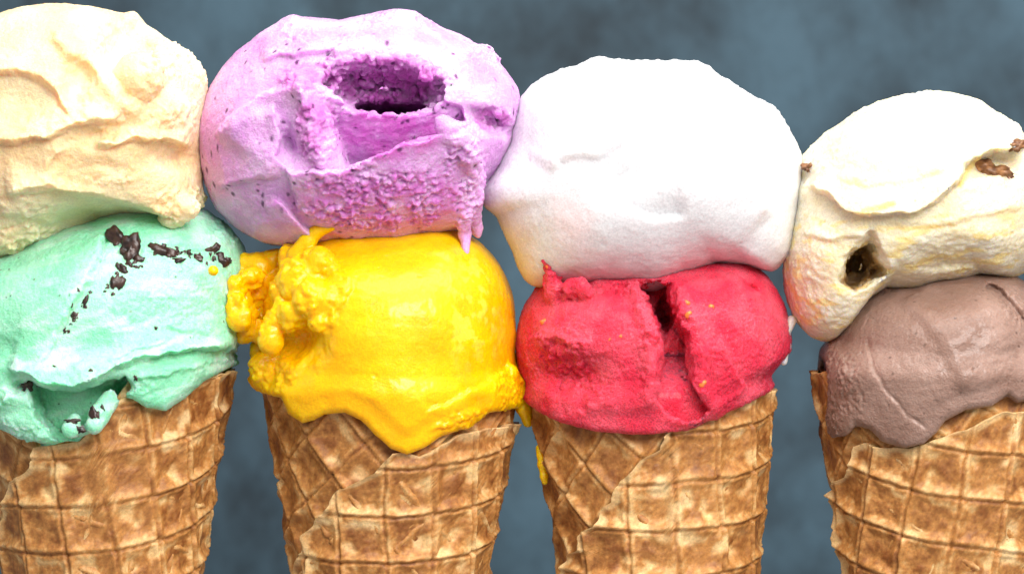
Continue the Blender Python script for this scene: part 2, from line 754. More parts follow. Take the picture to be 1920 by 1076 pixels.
def build_cone(cone, parent, edge, rimpts, seed, rot_in, rot_out, off, th_end=4.0, dip=None):
    # inner turn of the wafer
    th = np.linspace(-math.pi, math.pi, 340)
    zb = cone.ztip + 2
    zv = (cone.rim + 575) / (cone.rim - zb)
    zz = np.concatenate([np.linspace(0, zv, 100), np.linspace(zv, 1, 30)[1:]])
    TH, ZZ = np.meshgrid(th, zz)
    jag = 7 * perlin(np.stack([TH.ravel() * 200, TH.ravel() * 0, TH.ravel() * 0 + seed], 1).astype(F32), 30, seed).reshape(TH.shape)
    if dip:
        q = [th_of(cone, *p) for p in dip]
        jag = jag + np.interp(TH, [p[0] for p in q], [min(p[1] - cone.rim, 0) for p in q])
    Z = (cone.rim + jag) + (zb - cone.rim - jag) * ZZ
    base = sheet('waffle_cone', cone, TH, Z, -9, rot_in, (off[0] + 31, off[1] + 17), seed, parent, 12)
    # outer turn, with its torn free edge running down the near side
    e = [th_of(cone, *p) for p in edge]
    ez = np.array([q[1] for q in e])
    et = np.array([q[0] for q in e])
    # monotone parameter: ordered downwards
    o = np.argsort(-ez)
    ez, et = ez[o], et[o]
    sl = (et[-1] - et[0]) / (ez[-1] - ez[0] - 1e-6)
    ez = np.concatenate([ez, [ez[-1] - 300, zb]])
    et = np.concatenate([et, [et[-1] + sl * -150, et[-1] + sl * -150]])
    r = [th_of(cone, *p) for p in rimpts]
    rt = np.array([q[0] for q in r])
    rz = np.array([q[1] for q in r])
    nI, nJ = 330, 110
    ztop0 = rz[0]
    jv = (rz.max() + 560) / (rz.max() - zb)
    nI = 400
    I, J = np.meshgrid(np.linspace(0, 1, nI) ** 1.25, np.concatenate([np.linspace(0, jv, 125), np.linspace(jv, 1, 30)[1:]]))
    Z = ztop0 + (zb - ztop0) * J
    for _ in range(3):
        te = np.interp(-Z, -ez, et)
        te = te + .018 * perlin(np.stack([Z.ravel(), Z.ravel() * 0, Z.ravel() * 0 + seed], 1).astype(F32), 14, seed + 3).reshape(Z.shape)
        te0 = np.interp(-Z, [-ez[0], -ez[-3], -ez[-1]], [et[0], et[-3], et[-1]])
        TH = te0 + (th_end - te0) * I + (te - te0) * np.exp(-I * 14)
        top = np.interp(TH, rt, rz) + 5 * perlin(np.stack([TH.ravel() * 200, TH.ravel() * 0, TH.ravel() * 0 + 5], 1).astype(F32), 26, seed + 2).reshape(Z.shape)
        Z = top + (zb - top) * J
    arc = (TH - te) * cone.r(Z)
    down = top - Z
    curl = 8 * np.exp(-arc / 12.0) + 5 * np.exp(-down / 14.0)
    nz = perlin(np.stack([TH.ravel() * 200, Z.ravel(), Z.ravel() * 0], 1).astype(F32), 25, seed + 9).reshape(Z.shape)
    pale = np.maximum(ss(16, 3, arc + 14 * nz), ss(14, 2, down + 14 * nz)) * .75
    sheet('outer_wrap', cone, TH, Z, 2, rot_out, off, seed + 40, base, 11, curl=curl, pale_edge=pale)
    return base


# ------------------------------------------------------------------ scoops
class Scoop:
    def __init__(s, center, Y, D, outline, cone=None, skirt=None, T=24, warp=1.0, seed=1, side=(.35, .35)):
        s.side = side
        s.thin = True
        s.c = G([center])[0]
        s.Y, s.D, s.seed = Y, D, seed
        ol = G(outline) - s.c
        a = np.arctan2(ol[:, 1], ol[:, 0])
        r = np.hypot(ol[:, 0], ol[:, 1])
        o = np.argsort(a)
        a, r = a[o], r[o]
        g = np.linspace(-math.pi, math.pi, 1441)[:-1]
        rr = np.interp(g, np.concatenate([a - 2 * math.pi, a, a + 2 * math.pi]), np.tile(r, 3))

        def sm(v, w):
            k = np.exp(-(np.arange(-4 * w, 4 * w + 1) / w) ** 2 / 2)
            k /= k.sum()
            return np.convolve(np.concatenate([v, v, v]), k, 'same')[1440:2880]
        s.g = g
        s.Rf = sm(rr, 5)
        s.Rs = sm(rr, 55)
        s.lo = G(outline).min(0)
        s.hi = G(outline).max(0)
        s.cone, s.T = cone, T
        s.skirt = G(skirt) if skirt is not None else None
        s.sk_f = F(skirt) if skirt is not None else None
        s.relief = []
        s.ops = []
        s.crumbs = []       # (mask, amp, scale)
        s.warp = warp

    def body(s, P):
        x = P[:, 0] - s.c[0]
        z = P[:, 2] - s.c[1]
        y = P[:, 1] - s.Y
        rho = np.hypot(x, z)
        an = np.arctan2(z, x)
        i = ((an + math.pi) / (2 * math.pi) * 1440).astype(int) % 1440
        fr = (an + math.pi) / (2 * math.pi) * 1440 - np.floor((an + math.pi) / (2 * math.pi) * 1440)
        Rf = s.Rf[i] * (1 - fr) + s.Rf[(i + 1) % 1440] * fr
        Rs = s.Rs[i] * (1 - fr) + s.Rs[(i + 1) % 1440] * fr
        k = ss(.55, .98, rho / Rf)
        R = Rs + (Rf - Rs) * k
        k0 = np.sqrt((rho / R) ** 2 + (y / s.D) ** 2) + 1e-6
        k1 = np.sqrt((rho / R ** 2) ** 2 + (y / s.D ** 2) ** 2) + 1e-6
        return (k0 * (k0 - 1) / k1).astype(F32)

    def yfront(s, px, py):
        (x, z), = F([(px, py)])
        x -= s.c[0]
        z -= s.c[1]
        an = math.atan2(z, x)
        R = np.interp(an, s.g, s.Rf)
        q = min((x * x + z * z) / R ** 2, .97)
        return s.Y - s.D * math.sqrt(1 - q)

    def pt(s, px, py, r, dy=0):
        (x, z), = F([(px, py)])
        return (x, s.yfront(px, py) + dy, z, r)

    def f_base(s, P, T=None):
        f = s.body(P)
        if s.skirt is not None:
            m = (P[:, 2] < s.cone.rim + 90) & (np.abs(f) < 120)
            Ps = P[m]
            x, cz = Ps[:, 0], Ps[:, 2]
            t = np.maximum(cz - (s.cone.rim - 12), 0)
            rr = s.cone.r(cz)
            dx = x - s.cone.c(cz)
            rho = np.hypot(dx, Ps[:, 1])
            sk = s.sk_f
            d, _, _, _ = pdist(x, cz, sk)
            up = cz > np.interp(x, sk[:, 0], sk[:, 1])
            b = np.where(up, -d, d)
            # below the melted edge the filling stays inside the wafer
            fb = smax(f[m], rho - (rr - 36 + 1.6 * np.maximum(-b - 6, 0)), 12)
            if T:
                fb = fb + 130
            sid = dx / rr
            Tt = T or s.T * np.interp(sid, [-1, -.8, .8, 1], [s.side[0], 1, 1, s.side[1]])
            rr = rr - t * t / 60
            a = np.abs(rho - (rr + Tt / 2 - 2)) - Tt / 2 - 1
            b = np.maximum(b, cz - (s.cone.rim + 60))
            k = Tt * .48
            A = a + k
            B = b + k
            fs = np.hypot(np.maximum(A, 0), np.maximum(B, 0)) + np.minimum(np.maximum(A, B), 0) - k
            if T:
                f = f + 130
            f[m] = smin(fb, fs, 5 if T else 30)
        return f.astype(F32)

    def rough(s):
        def g(P):
            f = s.f_base(P)
            for lo in s.ops:
                if hasattr(lo, 'bound'):
                    f = lo.bound(P, f)
                elif hasattr(lo, 'force'):
                    a, b = lo.force
                    f[((P > a) & (P < b)).all(1) & (f < 0)] = -11.9
            return f
        return g

    def f(s, P):
        f = s.f_base(P)
        x, z = P[:, 0].copy(), P[:, 2].copy()
        m = P[:, 1] < s.Y - 8
        Pm = P[m]
        fine = 3 * perlin(Pm, 15, s.seed + 1)
        wx = 7 * perlin(Pm, 46, s.seed) + fine
        wz = 7 * perlin(Pm, 46, s.seed + 2) - fine
        x[m] += s.warp * wx
        z[m] += s.warp * wz
        if s.relief:
            h = 0
            for q in s.relief:
                h = h + q(x[m], z[m])
            f[m] -= h * ss(-10, -90, Pm[:, 1] - s.Y)
            if s.skirt is not None:
                if s.thin:
                    f[m] = np.minimum(f[m], s.f_base(Pm, 9))
        for q in s.ops:
            f = q(P, f, x, z)
        return f.astype(F32)

    def add(s, pts, k=8, rough=0.0):
        pts = [tuple(p) for p in pts]
        A = np.array(pts)
        lo = (A[:, :3] - A[:, 3:]).min(0) - 30
        hi = (A[:, :3] + A[:, 3:]).max(0) + 30

        def box(P):
            return ((P > lo) & (P < hi)).all(1)

        def q(P, f, x, z):
            m = box(P)
            if m.any():
                Pw = np.stack([x[m], P[m, 1], z[m]], 1).astype(F32) if rough else P[m]
                f[m] = smin(f[m], chain_sdf(Pw, pts), k)
            return f

        def bound(P, f):
            m = box(P)
            f[m] = np.minimum(f[m], chain_sdf(P[m], pts))
            return f
        q.bound = bound
        s.ops.append(q)

    def cut(s, px, py, y, rx, ry, rz, k=8, ang=0, rag=0.0):
        (a, b), = F([(px, py)])
        ca, sa = math.cos(math.radians(ang)), math.sin(math.radians(ang))

        def q(P, f, x, z):
            u = (x - a) * ca + (z - b) * sa
            v = -(x - a) * sa + (z - b) * ca
            y_ = P[:, 1] - y
            k0 = np.sqrt((u / rx) ** 2 + (v / rz) ** 2 + (y_ / ry) ** 2) + 1e-6
            k1 = np.sqrt((u / rx ** 2) ** 2 + (v / rz ** 2) ** 2 + (y_ / ry ** 2) ** 2) + 1e-6
            if rag:
                n_ = k0 < 1.8
                k0[n_] += rag * (perlin(P[n_], 30, s.seed + 50) + .6 * perlin(P[n_], 12, s.seed + 51))
            return smax(f, -(k0 * (k0 - 1) / k1), k)
        R = max(rx, rz) + 25
        q.force = (np.array([a - R, y - ry - 20, b - R]), np.array([a + R, y + ry + 20, b + R]))
        s.ops.append(q)

    def build(s, name, mat, parent, color, lo=None, hi=None, h=5.2, micro=(1.2, 1.0, .9), label=None):
        L = [s.lo[0] - 45, s.Y - s.D - 75, s.lo[1] - 30]
        H = [s.hi[0] + 45, s.Y + s.D + 25, s.hi[1] + 40]
        if s.skirt is not None:
            L[1] -= 15
            H[1] += 45
            zb = s.sk_f[:, 1].min() - 30
            L[2] = min(L[2], zb) if False else max(min(L[2], zb), zb)
        if lo:
            L = [min(a, b) for a, b in zip(L, lo)]
        if hi:
            H = [max(a, b) for a, b in zip(H, hi)]
        V, Q, ng = solve(s.f, L, H, h, s.rough(), band=95, near=lambda C: (C[:, 1] < s.Y + 30) & (np.abs(C[:, 0]) < 1000) & (C[:, 2] > -560))
        N = normals(V, Q)
        P = V.astype(F32)
        d = micro[0] * perlin(P, 34, s.seed + 11) + micro[1] * perlin(P, 14, s.seed + 12) + micro[2] * perlin(P, 7, s.seed + 13)
        st = np.stack([P[:, 0] * .22 + P[:, 2] * .15, P[:, 1] * .4, P[:, 2] - P[:, 0] * .25], 1)
        d = d + (micro[3] if len(micro) > 3 else .8) * perlin(st, 11, s.seed + 30)
        wp = worley(P, 30, s.seed + 31)
        d = d - 2.2 * ss(.17, .05, wp) * ss(-.1, .3, perlin(P, 80, s.seed + 32))
        for mk, amp, sc in s.crumbs:
            m = mk(P[:, 0], P[:, 2]) * ss(70, 20, P[:, 1] - s.Y)
            m = m * ss(-.35, .15, perlin(P, 40, s.seed + 14) + .12)
            sel = m > .02
            w = np.zeros(len(P), F32)
            Ps = P[sel]
            Ps = Ps + 4 * np.stack([perlin(Ps, 13, s.seed + 17), perlin(Ps, 13, s.seed + 18), perlin(Ps, 13, s.seed + 19)], 1)
            w[sel] = .8 * (.62 - worley(Ps, sc, s.seed + 15)) + .6 * (.62 - worley(Ps, sc * .55, s.seed + 16)) + .5 * perlin(Ps, sc * .9, s.seed + 20)
            d = d + amp * m * w * 1.8
        V = V + N * d[:, None]
        c = color(V.astype(F32), N)
        s.V = V
        o = make_mesh(name, V, Q, M[mat], parent, c, ng=ng)
        if label:
            o['label'] = label
        print('%s %s quads %d  t=%.1f' % (name, mat, len(Q), time.time() - T0))
        s.obj = o
        return o

    def surf(s, px, py):
        """nearest-to-lens point of the finished surface that is seen at this place"""
        V = s.V
        D = 7200.0
        u = V[:, 0] * D / (D + V[:, 1])
        v = V[:, 2] * D / (D + V[:, 1])
        for rad in (5, 9, 16, 30):
            m = (np.abs(u - (px - CX)) < rad) & (np.abs(v - (CY - py)) < rad)
            if m.any():
                c = V[m]
                return c[np.argmin(c[:, 1])]
        return np.array([px - CX, s.Y - s.D, CY - py])


def chunk(name, scoop, px, py, rx, rz, ang, mat, parent, seed, depth=.8, ry=None, sub=3, rough=.75):
    """irregular lump half sunk in a scoop"""
    p = scoop.surf(px, py)
    bm = bmesh.new()
    bmesh.ops.create_icosphere(bm, subdivisions=sub, radius=1)
    A = np.array([v.co[:] for v in bm.verts])
    Q = np.array([[v.index for v in f.verts] for f in bm.faces])
    bm.free()
    n = fbm((A * 10).astype(F32), 9, 3, seed)
    fl = np.round((A @ np.array([.5, .3, .8])) * 3 + 2 * n) * .09
    A = A * (1 + rough * n + fl)[:, None]
    ry = ry or min(rx, rz) * .5
    A = A * np.array([rx, ry, rz])
    ca, sa = math.cos(math.radians(ang)), math.sin(math.radians(ang))
    A = np.stack([A[:, 0] * ca - A[:, 2] * sa, A[:, 1], A[:, 0] * sa + A[:, 2] * ca], 1)
    A += p + np.array([0, ry * (1.45 - depth), 0])
    return make_mesh(name, A, Q, M[mat], parent)


def tube_obj(name, pts, mat, parent, col, seed=3, h=3.0, amp=1.5):
    P0 = np.array([p[:3] for p in pts])
    R = max(p[3] for p in pts) + 8

    def f(P):
        return (chain_sdf(P, pts, 5) + amp * perlin(P, 14, seed)).astype(F32)
    V, Q, _ = solve(f, P0.min(0) - R, P0.max(0) + R, h, None, subdiv=1)
    c = np.tile(np.array(col), (len(V), 1))
    return make_mesh(name, V, Q, M[mat], parent, c)


def mixc(a, b, t):
    t = np.clip(t, 0, 1)[:, None]
    return np.array(a) * (1 - t) + np.array(b) * t


def thing(label, cx):
    e = bpy.data.objects.new('ice_cream_cone', None)
    COL.objects.link(e)
    e['label'] = label
    e['category'] = 'ice cream'
    e['group'] = 'ice cream cones standing in a row'
    e.empty_display_size = .01
    return e


c3 = Cone(1220, 225, 1229, 189, 734)
# ================================================================== 1: caramel over mint
t1 = thing('waffle cone with pale caramel scoop on top of mint chocolate chip scoop, at left edge', 190)
c1 = Cone(186, 233, 193, 185, 686)
k1 = build_cone(c1, t1, [(70, 842), (62, 876), (50, 888), (20, 905), (12, 927), (0, 960), (-14, 1010)],
                [(70, 840), (104, 832), (155, 824), (232, 745), (300, 720), (420, 700)], 3, .35, -.10, (20, 30), dip=[(-30, 690), (40, 800), (70, 836), (150, 824), (215, 765), (260, 700)])

b = Scoop((185, 605), 0, 276,
          [(185, 402), (280, 378), (340, 380), (385, 392), (425, 425), (455, 455), (468, 500), (468, 560), (466, 620), (462, 665), (440, 720),
           (395, 830), (300, 960), (185, 1010), (70, 960), (-20, 830), (-80, 720), (-110, 600), (-100, 520), (-60, 500), (30, 462), (110, 428)],
          c1, [(-90, 790), (0, 800), (35, 815), (90, 829), (130, 826), (170, 812), (205, 790), (235, 742), (255, 745), (280, 762), (315, 768),
               (345, 748), (380, 716), (425, 690), (475, 668)], 40, seed=21)
b.thin = False
b.relief = [
    ledge([(20, 688), (75, 700), (95, 715), (150, 724), (195, 708), (235, 685), (285, 666), (340, 658), (400, 655), (445, 652)], 36, 30, 4),
    plate([(62, 712), (100, 725), (150, 730), (200, 715), (240, 700), (258, 725), (235, 742), (205, 765), (165, 790), (135, 828), (105, 815), (80, 780)], -66, 5),
    ledge([(85, 690), (118, 628), (150, 570), (175, 530), (197, 480), (205, 425)], 14, 60, 4),
    ridge([(205, 425), (197, 480), (175, 530), (150, 570), (118, 628)], -7, 6, 20),
    ledge([(215, 682), (250, 662), (290, 648), (330, 640)], 8, 30, 3),
    ledge([(250, 712), (300, 705), (360, 690), (430, 676)], 10, 18, 4),
    dent(20, 745, 45, 30, 14), dent(45, 720, 18, 12, -26), dent(35, 790, 30, 18, 12),
    dent(330, 600, 70, 45, -6), ledge([(300, 610), (350, 620), (420, 625)], 7, 30, 6),
    dent(230, 470, 30, 22, -8), dent(320, 470, 60, 14, -7), dent(90, 520, 90, 70, 6),
]
b.add([b.pt(212, 748, 17, -4), b.pt(198, 772, 19, -28), b.pt(190, 792, 17, -45)], 10)
b.add([b.pt(150, 785, 12, -14), b.pt(146, 800, 17, -44)], 10)
b.crumbs = [(mask_ell([(260, 725, 60, 20), (60, 790, 50, 40), (20, 750, 40, 30), (420, 430, 40, 30), (440, 670, 30, 20), (300, 475, 120, 14)]), 5, 15),
            (mask_ell([(380, 560, 100, 80)]), 2, 11)]


def col_mint(P, N):
    n = fbm(P, 90, 3, 5)
    c = mixc([.26, .73, .45], [.38, .81, .57], .5 + .9 * n)
    st = np.stack([P[:, 0] * .3 + P[:, 2] * .25, P[:, 1] * .5, P[:, 2] - P[:, 0] * .3], 1)
    k_ = (.55 * ss(.02, .5, fbm(st, 38, 3, 9)))[:, None]
    c = c * (1 - k_) + np.array([.62, .88, .76]) * k_
    w = worley(P, 24, 8)
    sp = ss(.12, .06, w) * (perlin(P, 70, 3) > .1)
    return c * (1 - sp[:, None]) + np.array([.10, .10, .06]) * sp[:, None]


bo = b.build('scoop', 'mint', t1, col_mint, label='mint green scoop with dark chocolate pieces', lo=(-1100, -300, -320), hi=(-480, 300, 170))
k = 0
rs = np.random.RandomState(4)
SM = []
for (x0, y0, x1, y1, n_) in [(215, 440, 260, 500, 12), (285, 462, 430, 490, 22), (225, 500, 210, 545, 8), (165, 545, 118, 632, 14)]:
    for q in range(n_):
        t_ = rs.rand()
        SM.append((x0 + (x1 - x0) * t_ + rs.normal() * 7, y0 + (y1 - y0) * t_ + rs.normal() * 6, 2.5 + 3 * rs.rand(), 2 + 3 * rs.rand(), rs.rand() * 90))
for (x, y, rx, rz, an) in SM + [(222, 452, 15, 20, 20), (240, 470, 17, 22, -20), (262, 487, 10, 8, 30), (215, 533, 11, 25, -18), (228, 505, 8, 12, 20), (295, 467, 18, 10, -12),
                           (318, 474, 18, 9, -20), (335, 487, 12, 6, 20), (355, 472, 9, 5, 10), (372, 482, 10, 6, -20), (398, 466, 12, 9, 30), (415, 482, 13, 10, -30), (430, 488, 7, 6, 0),
                           (152, 570, 5, 15, -25), (140, 592, 5, 12, -30), (122, 624, 5, 9, -40), (295, 612, 5, 4, 0), (100, 683, 5, 3, -30), (254, 714, 4, 7, 10),
                           (183, 778, 7, 12, 12), (194, 762, 3, 8, 20), (150, 800, 11, 6, -20), (138, 786, 12, 5, 5), (52, 722, 9, 8, 0), (165, 692, 4, 3, 0), (247, 494, 6, 10, 30)]:
    chunk('chocolate_chunk', b, x, y, rx, rz, an, 'dark_choc', bo, 50 + k, .9, sub=3 if rx > 6 else 2)
    k += 1

a = Scoop((150, 240), -62, 250,
          [(150, 15), (200, 22), (240, 32), (262, 26), (276, 48), (310, 72), (340, 93), (368, 112), (392, 150), (392, 190), (386, 230), (384, 280), (384, 340),
           (384, 375), (372, 405), (335, 424), (300, 412), (250, 412), (200, 422), (130, 446), (80, 468), (40, 485), (0, 495), (-60, 480), (-110, 400),
           (-130, 300), (-125, 200), (-90, 110), (-30, 50), (30, 25), (80, 15)], warp=1.1, seed=41)
a.relief = [
    ledge([(-60, 152), (0, 146), (45, 140), (90, 155), (122, 188), (152, 228)], 25, 45, 5), dent(55, 205, 85, 48, -28),
    dent(160, 158, 25, 48, -42, -15, 3), dent(125, 95, 20, 14, -10),
    dent(238, 95, 45, 58, -56, 10, 3),
    ridge([(120, 78), (165, 110), (205, 150), (240, 188), (262, 210)], 20, 17),
    ledge([(-20, 268), (60, 274), (110, 264), (150, 242), (200, 232), (248, 236)], 32, 50, 5), dent(205, 255, 55, 14, -24, 12),
    ledge([(185, 282), (240, 272), (300, 264), (365, 272)], 28, 30, 5), dent(335, 296, 48, 22, -30),
    dent(95, 310, 55, 30, -12), ledge([(90, 335), (120, 300), (150, 290)], 12, 30, 5), dent(215, 315, 30, 10, -10, -8),
    ledge([(20, 366), (75, 362), (112, 357), (163, 368), (223, 380), (290, 398), (340, 410)], 28, 32, 5), dent(170, 415, 150, 28, -26),
    ledge([(0, 400), (60, 410), (110, 420)], 14, 20, 6),
]
a.add([a.pt(268, 150, 46, -4)], 10)
a.add([a.pt(300, 215, 34, 10), a.pt(330, 205, 28, 8)], 14, 1)
a.add([a.pt(338, 385, 28, -14), a.pt(318, 405, 22, -10)], 10, 1)
a.crumbs = [(mask_ell([(335, 120, 60, 50), (345, 385, 60, 38), (50, 450, 60, 34), (210, 340, 45, 9)]), 7, 17),
            (mask_ell([(310, 210, 70, 60), (200, 255, 60, 18), (180, 80, 30, 30), (60, 390, 60, 30)]), 3.5, 19)]


def col_caramel(P, N):
    n = fbm(P, 110, 3, 15)
    return mixc([.90, .64, .35], [.94, .75, .49], .5 + n)


a.build('scoop', 'caramel', t1, col_caramel, label='pale caramel cream scoop with crumbly edge')

# ================================================================== 2: blueberry over mango
t2 = thing('waffle cone with hollowed purple berry scoop on top of bright yellow scoop', 730)
c2 = Cone(731, 234, 729.5, 188, 728)
build_cone(c2, t2, [(738, 846), (706, 885), (668, 903), (630, 922), (618, 955), (598, 972), (570, 1008), (566, 1040), (548, 1070)],
           [(735, 852), (765, 846), (787, 857), (815, 838), (870, 812), (930, 802), (965, 800)], 7, .85, -.02, (62, 70))

d = Scoop((745, 620), 0, 278,
          [(680, 420), (745, 424), (850, 428), (900, 455), (940, 500), (960, 550), (966, 600), (966, 660), (958, 760), (925, 880), (850, 1060), (745, 1110),
           (640, 1060), (560, 880), (512, 760), (492, 690), (492, 600), (502, 530), (540, 470), (600, 432)],
          c2, [(455, 745), (480, 735), (505, 742), (526, 745), (540, 775), (568, 792), (590, 786), (610, 774), (650, 770), (680, 785), (705, 812), (735, 838),
               (765, 849), (795, 838), (830, 816), (880, 800), (912, 774), (960, 768), (990, 758)], 26, seed=61)
d.relief = [dent(575, 640, 36, 34, -40, 20), dent(520, 640, 40, 30, -30), ledge([(545, 725), (575, 680), (610, 640), (650, 560), (665, 500)], 10, 60, 8),
            ledge([(700, 480), (780, 470), (860, 478)], 5, 40, 12), dent(900, 560, 28, 80, 4, 15), dent(840, 690, 90, 40, -5, -20),
            ledge([(790, 770), (860, 745), (930, 705), (965, 680)], -8, 24, 5), ledge([(800, 812), (860, 790), (905, 765)], 6, 15, 4), dent(640, 660, 60, 90, 5, -30)]
for q in [(436, 520, 22, -20), (442, 555, 27, -30), (446, 592, 29, -35), (452, 622, 22, -30), (448, 492, 18, -10), (478, 500, 28, -10), (505, 488, 24, 0),
          (545, 486, 30, -12), (562, 525, 40, -14), (600, 495, 34, -6), (592, 560, 38, -8), (530, 550, 28, -16), (552, 588, 30, -18), (602, 600, 24, -2),
          (622, 560, 24, 6), (500, 530, 18, 4), (500, 695, 38, 0), (478, 710, 24, -6), (535, 600, 16, -24), (480, 655, 14, 0), (470, 545, 30, 0), (482, 590, 26, 10), (492, 625, 24, 14), (478, 660, 24, 10), (462, 520, 24, -50), (440, 570, 22, -80), (446, 600, 24, -85), (440, 535, 20, -70)]:
    d.add([d.pt(*q)], 9, 1)
d.add([d.pt(558, 478, 20, -34), d.pt(576, 452, 16, -70), d.pt(594, 432, 13, -120), d.pt(622, 424, 9, -130)], 8)
d.add([d.pt(530, 572, 14, -34), d.pt(514, 606, 19, -46), d.pt(508, 640, 25, -52)], 6)
d.add([d.pt(955, 700, 16, 0), d.pt(972, 735, 17, 20), d.pt(984, 772, 14, 30), d.pt(990, 798, 9, 35)], 9)
d.add([(d.pt(404, 508, 9, 0)[0], -232, d.pt(404, 508, 9)[2], 9)], 2)
d.crumbs = [(mask_ell([(540, 545, 125, 95), (500, 700, 60, 40)]), 4.5, 20), (mask_ell([(960, 730, 40, 60), (880, 790, 60, 25)]), 3.5, 14)]


def col_mango(P, N):
    n = fbm(P, 80, 3, 25)
    c = mixc([.92, .43, .0], [.97, .58, .001], .55 + .6 * n)
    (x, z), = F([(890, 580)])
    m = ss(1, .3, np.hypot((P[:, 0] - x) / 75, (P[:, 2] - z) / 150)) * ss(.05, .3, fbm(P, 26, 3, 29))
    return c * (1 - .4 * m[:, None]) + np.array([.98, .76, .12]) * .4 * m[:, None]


do = d.build('scoop', 'mango', t2, col_mango, label='smooth bright yellow scoop with lumpy left side', micro=(1.2, .5, .35, .15), lo=(-590, -330, -320), hi=(60, 280, 150))
YEL = (.92, .50, .004)
for zz in ([(-300, 7), (-330, 8), (-352, 7), (-362, 5)],):
    pts = [(c3.c(q[0]) - c3.r(q[0]) + 10, -52, q[0], q[1]) for q in zz]
    tube_obj('drip', pts, 'mango', do, YEL)

c = Scoop((672, 245), -35, 244,
          [(975, 180), (974, 225), (958, 280), (935, 318), (908, 350), (900, 390), (885, 425), (850, 436), (800, 445), (700, 464), (640, 467), (560, 464), (500, 456),
           (450, 432), (405, 388), (385, 340), (372, 285), (372, 230), (390, 180), (420, 130), (470, 82), (520, 48), (550, 29), (570, 36), (600, 38), (640, 42),
           (680, 34), (710, 27), (745, 21), (782, 25), (800, 40), (830, 55), (900, 90), (915, 86), (940, 125), (965, 158)], seed=81)
c.relief = [
    plate([(612, 192), (660, 196), (750, 205), (830, 190), (868, 205), (872, 240), (835, 254), (768, 270), (692, 304), (650, 316), (640, 282), (626, 235)], 0, 5, grad=(195, -8, 310, -135)),
    ridge([(545, 318), (612, 324), (692, 304), (768, 268), (835, 248)], 8, 12),
    plate([(548, 322), (612, 328), (692, 308), (768, 272), (840, 252), (890, 270), (905, 340), (890, 420), (800, 440), (700, 455), (630, 445), (560, 395)], 0, 5, grad=(265, 46, 430, 6)),
    ridge([(572, 168), (594, 205), (592, 250), (604, 300)], 38, 27),
    ledge([(590, 165), (530, 168), (480, 185), (440, 212), (400, 262)], 26, 60, 5),
    ledge([(545, 320), (522, 296), (532, 260), (520, 195)], 20, 45, 5), dent(548, 275, 15, 26, -34),
    ledge([(400, 350), (440, 344), (490, 338), (535, 330)], 14, 40, 6), ledge([(600, 455), (560, 415), (510, 365)], 18, 60, 5),
    dent(915, 225, 42, 20, -36, -22, 3), ledge([(880, 200), (925, 205), (955, 235)], 8, 20, 4),
    ledge([(480, 120), (560, 105), (625, 100), (640, 125)], 13, 30, 5), ledge([(660, 60), (620, 110), (610, 150)], 12, 30, 5),
    dent(470, 280, 30, 60, 8, 10), dent(440, 230, 20, 40, 8, -20), dent(760, 70, 60, 20, 5),
]
c.cut(724, 170, -225, 118, 140, 47, 12, -4, .22)
c.cut(700, 140, -262, 60, 50, 28, 16, 20, .25)
c.cut(735, 204, -60, 84, 190, 24, 8, -3, .15)
c.add([c.pt(835, 242, 21, -40), c.pt(858, 262, 25, -44), c.pt(878, 292, 21, -44), c.pt(884, 330, 18, -40)], 8, 1)
c.add([c.pt(882, 320, 18, -24), c.pt(884, 370, 18, -20), c.pt(890, 425, 13, -10), c.pt(893, 436, 8, -8)], 8, 1)
c.add([c.pt(866, 395, 14, -14), c.pt(871, 440, 11, -40), c.pt(873, 472, 7, -60)], 7)
c.add([c.pt(803, 135, 13, -6), c.pt(800, 142, 13, -6)], 6)
m_hole = mask_ell([(724, 150, 110, 55)])
c.crumbs = [(mask_ell([(720, 375, 170, 62), (598, 240, 42, 80), (590, 150, 75, 32), (725, 145, 115, 50), (915, 222, 48, 24), (870, 330, 40, 100)]), 7, 13),
            (mask_ell([(740, 40, 70, 22), (640, 90, 50, 40), (910, 95, 40, 20), (560, 60, 40, 30)]), 4, 14)]


def col_berry(P, N):
    n = fbm(P, 70, 3, 35)
    c_ = mixc([.62, .31, .64], [.74, .45, .76], .5 + n)
    torn_scatter = mask_ell([(720, 375, 165, 58), (598, 245, 38, 72), (590, 150, 70, 28), (725, 150, 108, 50), (915, 222, 44, 20), (735, 250, 100, 60)])(P[:, 0], P[:, 2])
    t = (torn_scatter * np.clip(.75 + perlin(P, 28, 36), 0, 1))[:, None] * .8        # torn paste and hollow: deeper tone of scattered light painted into the pigment
    c_ = c_ * (1 - t) + np.array([.58, .14, .51]) * t
    w = worley(P * np.array([1, 1, .6], F32), 22, 38)
    sp = ss(.26, .12, w + .10 * perlin(P, 8, 5)) * ss(.02, .2, perlin(P, 55, 33))
    return c_ * (1 - .9 * sp[:, None]) + np.array([.09, .02, .10]) * .9 * sp[:, None]


c.build('scoop', 'berry', t2, col_berry, label='purple berry scoop with a hollow and curled crumbly flap', hi=(60, 260, 560))

